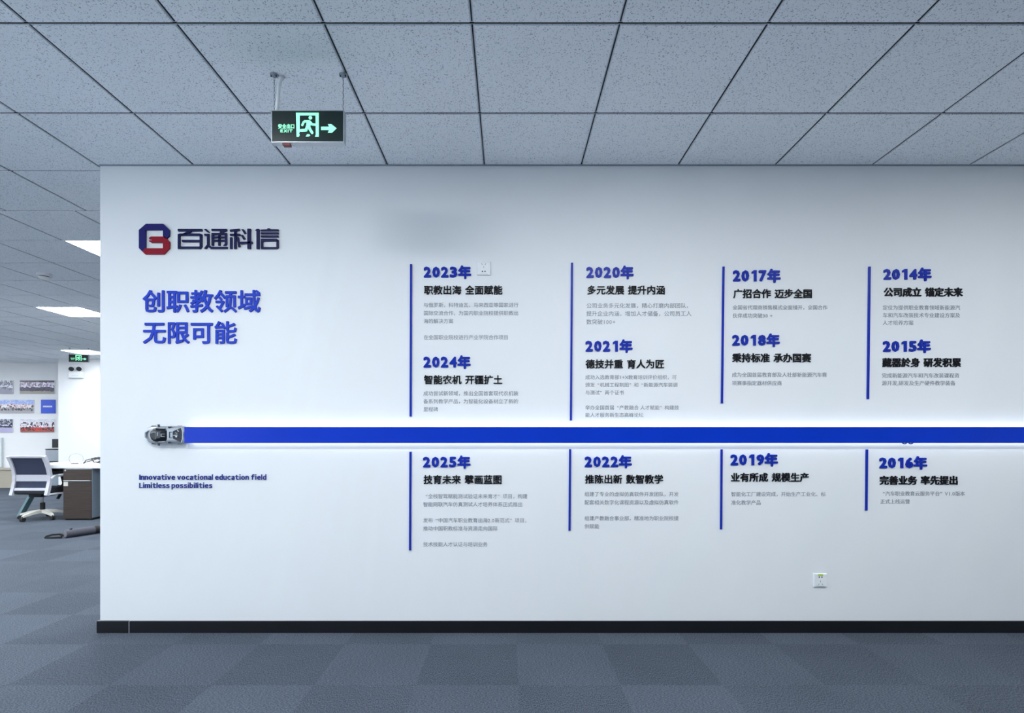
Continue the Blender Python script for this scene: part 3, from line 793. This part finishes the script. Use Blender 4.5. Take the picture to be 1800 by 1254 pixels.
# ------------------------------------------------------------------ desk and drawer unit
zt_, zb_ = .785, .732
t = thing('office_desk', 'white office desk with slanted teal legs beyond the feature wall corner', 'desk', (-5.8, 7.9, 0))
MB().bevbox((-6.98, 7.49, zb_), (-4.6, 8.5, zt_), .006).obj('tabletop', M['lam'], t)
MB().bar((-6.85, 7.98, .69), (-4.75, 7.98, .69), .06, .04, (0, 1, 0)).obj('beam', M['tealdk'], t)
for xx, sp in ((-6.87, -.16), (-4.73, .16)):
    for y0, y1 in ((7.88, 7.60), (8.2, 8.55)):
        l = MB().bar((xx, y0, zb_), (xx + sp, y1, .025), .035, .075).obj('leg', M['teal'], t)
        MB().tube([(xx + sp, y1, 0), (xx + sp, y1, .03)], .03, 12).obj('foot', M['rubber'], l)
    MB().box((xx - .03, 7.86, .61), (xx + .03, 8.30, zb_ - .001)).obj('leg_plate', M['tealdk'], t)
x0, x1 = (111 - CX) * 7.47 / F, (160 - CX) * 7.47 / F
t = thing('drawer_unit', 'grey steel drawer unit with dark wood fronts under the white desk', 'drawer unit', ((x0 + x1) / 2, 7.72, 0))
MB().bevbox((x0, 7.488, .03), (x1, 7.98, .727), .003, 1).obj('body', M['steel'], t)
d = MB().bevbox((x0, 7.47, .567), (x1, 7.487, .724), .003, 1).obj('drawer', M['wood'], t)
MB().bevbox((x0 + .002, 7.464, .553), (x1 - .01, 7.487, .5645), .002, 1).obj('handle', M['alu'], d)
MB().tube([(x0 + .03, 7.468, .705), (x0 + .03, 7.474, .705)], .012, 12).obj('lock', M['alu'], d)
d = MB().bevbox((x0, 7.47, .022), (x1, 7.487, .551), .003, 1).obj('door', M['wood'], t)
MB().box((x0 + .006, 7.4685, .485), (x0 + .068, 7.471, .545)).obj('label_sticker', M['offwhite'], d, label='white paper sticker')
MB().box((x0 + .01, 7.50, 0), (x1 - .01, 7.96, .03)).obj('plinth', M['rubber'], t)
# cables lying on the desk
mb = MB()
for k in range(4):
    cx_, cy_ = -6.06 + .08 * k, 7.72 + .05 * k
    pts = []
    for i in range(26):
        a = 2 * PI * i / 20 + k; rr = .10 + .02 * math.sin(3 * a + k)
        pts.append((cx_ + rr * 1.5 * math.cos(a), cy_ + rr * .7 * math.sin(a), zt_ + .010 + .034 * (1 + math.sin(a * 1.5 + k)) + .008 * k))
    mb.tube(pts, .0065, 7)
tag(mb.obj('cable_bundle', M['cable'], smooth=True), 'tangled dark cables heaped on the white desk', 'cables')
mb = MB(); c = at(134, 815, 7.7)
mb.tube([(c[0] + .098 * math.cos(a), 7.7 + .02 * math.sin(2 * a), zt_ + .05 + .10 * math.sin(a)) for a in [-.55 + (PI + 1.1) * k / 24 for k in range(25)]], .0032, 7)
t = tag(mb.obj('cable_loop', M['greycable'], smooth=True), 'thin grey cable standing in a round loop on the desk', 'cable')
MB().bevbox((c[0] - .06, 7.68, zt_), (c[0] + .02, 7.72, zt_ + .012), .004).obj('plug', M['cable'], t)

# ------------------------------------------------------------------ office chair
t = thing('office_chair', 'white framed office chair with dark mesh back at the desk', 'office chair', (-6.70, 7.60, 0))
ANG = [math.radians(a) for a in (-98, -26, 46, 118, 190)]
bs = MB().tube([(0, 0, .085), (0, 0, .13)], [.055, .04], 18)
for a in ANG:
    ca, sa = math.cos(a), math.sin(a)
    p = [(.03 * ca, .03 * sa, .112), (.14 * ca, .14 * sa, .102), (.275 * ca, .275 * sa, .072)]
    for q0, q1, w0, w1, h0, h1 in ((p[0], p[1], .06, .052, .045, .038), (p[1], p[2], .052, .034, .038, .026)):
        n_ = Vector((-sa, ca, 0)); vv = []
        for q, w_, h_ in ((q0, w0, h0), (q1, w1, h1)):
            for i, j in ((-1, -1), (1, -1), (1, 1), (-1, 1)): vv.append(Vector(q) + n_ * i * w_ / 2 + Vector((0, 0, j * h_ / 2)))
        bs.add(vv, [(3, 2, 1, 0), (4, 5, 6, 7), (0, 1, 5, 4), (1, 2, 6, 5), (2, 3, 7, 6), (3, 0, 4, 7)])
bs.obj('star_base', M['offwhite'], t, local=True)
for a in ANG:
    ca, sa = math.cos(a), math.sin(a); c = Vector((.275 * ca, .275 * sa, .029)); n_ = Vector((-sa, ca, 0))
    MB().tube([c - n_ * .022, c - n_ * .006], .029, 14).tube([c + n_ * .006, c + n_ * .022], .029, 14).tube([c, c + Vector((0, 0, .04))], .008, 8).obj('caster', M['rubber'], t, local=True)
MB().tube([(0, 0, .12), (0, 0, .235)], .03, 16).obj('lift_cover', M['rubber'], t, local=True)
MB().tube([(0, 0, .235), (0, 0, .35)], .015, 14).obj('gas_lift', M['chrome'], t, local=True)
MB().bevbox((-.09, -.13, .325), (.09, .12, .372), .012).obj('tilt_mechanism', M['rubber'], t, local=True)
MB().tube([(.08, 0, .345), (.2, .03, .352), (.235, .04, .35)], .006, 8).bar((.225, .035, .352), (.20, .02, .285), .05, .012, (0, 1, 0)).obj('lever', M['rubber'], t, local=True)
MB().bevbox((-.235, -.205, .37), (.235, .27, .455), .035, 4).obj('seat', M['seat'], t, local=True, smooth=True)
PR = [(-.215, .36), (-.195, .43), (-.172, .50), (-.160, .58), (-.163, .66), (-.185, .75), (-.22, .84), (-.258, .913)]
sub = lambda z0, z1: [(interp([(z, y) for y, z in PR], z0 + (z1 - z0) * k / 6), z0 + (z1 - z0) * k / 6) for k in range(7)]
fb = MB()
for s in (-1, 1): fb.ribbon(sub(.36, .913), s * .245 - .022, s * .245 + .022, .042)
fb.ribbon(sub(.893, .915), -.25, .25, .032).ribbon(sub(.555, .648), -.235, .235, .022).ribbon(sub(.425, .462), -.235, .235, .022)
bf = fb.obj('back_frame', M['frame'], t, local=True)
MB().ribbon(sub(.645, .90), -.228, .228, .006).obj('mesh_panel', M['mesh'], t, local=True)
MB().ribbon(sub(.46, .558), -.228, .228, .006).obj('mesh_panel', M['mesh'], t, local=True)
for s in (-1, 1):
    x = s * .262
    ar = MB().bar((x, -.17, .595), (x, -.12, .620), .034, .022).bar((x, -.125, .618), (x, .05, .628), .034, .022).obj('armrest', M['white'], t, local=True)
    MB().bar((x, .035, .622), (x, .07, .50), .032, .05).bar((x, .07, .505), (x - s * .03, .05, .40), .032, .06).obj('arm_post', M['rubber'], ar, local=True)
    MB().bar((x, -.19, .375), (x, .08, .372), .026, .022).obj('arm_rail', M['white'], ar, local=True)

# ------------------------------------------------------------------ rolled bag on the floor
p0 = Vector((-5.205, 6.20, .047)); dr = Vector((.165, .35, 0)).normalized(); L_ = 1.15
t = thing('tube_bag', 'long grey tube bag lying on the carpet at the feature wall corner', 'bag', (p0.x, p0.y, 0))
MB().tube([p0, p0 + dr * .012, p0 + dr * .02, p0 + dr * L_], [.044, .047, .047, .047], 24).obj('tube', M['bag'], t)
MB().tube([p0 - dr * .003, p0], [.036, .040], 24).obj('end_cap', M['steelgrey'], t)
for q in (.30, .86):
    MB().tube([p0 + dr * q, p0 + dr * (q + .05)], .0485, 24).obj('strap_band', M['rubber'], t)
MB().bevbox((p0.x + .02, p0.y + .04, .092), (p0.x + .04, p0.y + .06, .105), .003).obj('buckle', M['rubber'], t)
hp = [(p0.x - .02, p0.y + .01, .03), (p0.x - .06, p0.y - .0, .045), (p0.x - .13, p0.y - .01, .042), (p0.x - .19, p0.y - .02, .026), (p0.x - .205, p0.y - .025, .008), (p0.x - .17, p0.y - .03, .006), (p0.x - .10, p0.y - .035, .012), (p0.x - .02, p0.y - .02, .016)]
mb = MB()
for a, b in zip(hp, hp[1:]): mb.bar(a, b, .022, .024, (0, 0, 1))
mb.obj('handle_loop', M['rubber'], t)
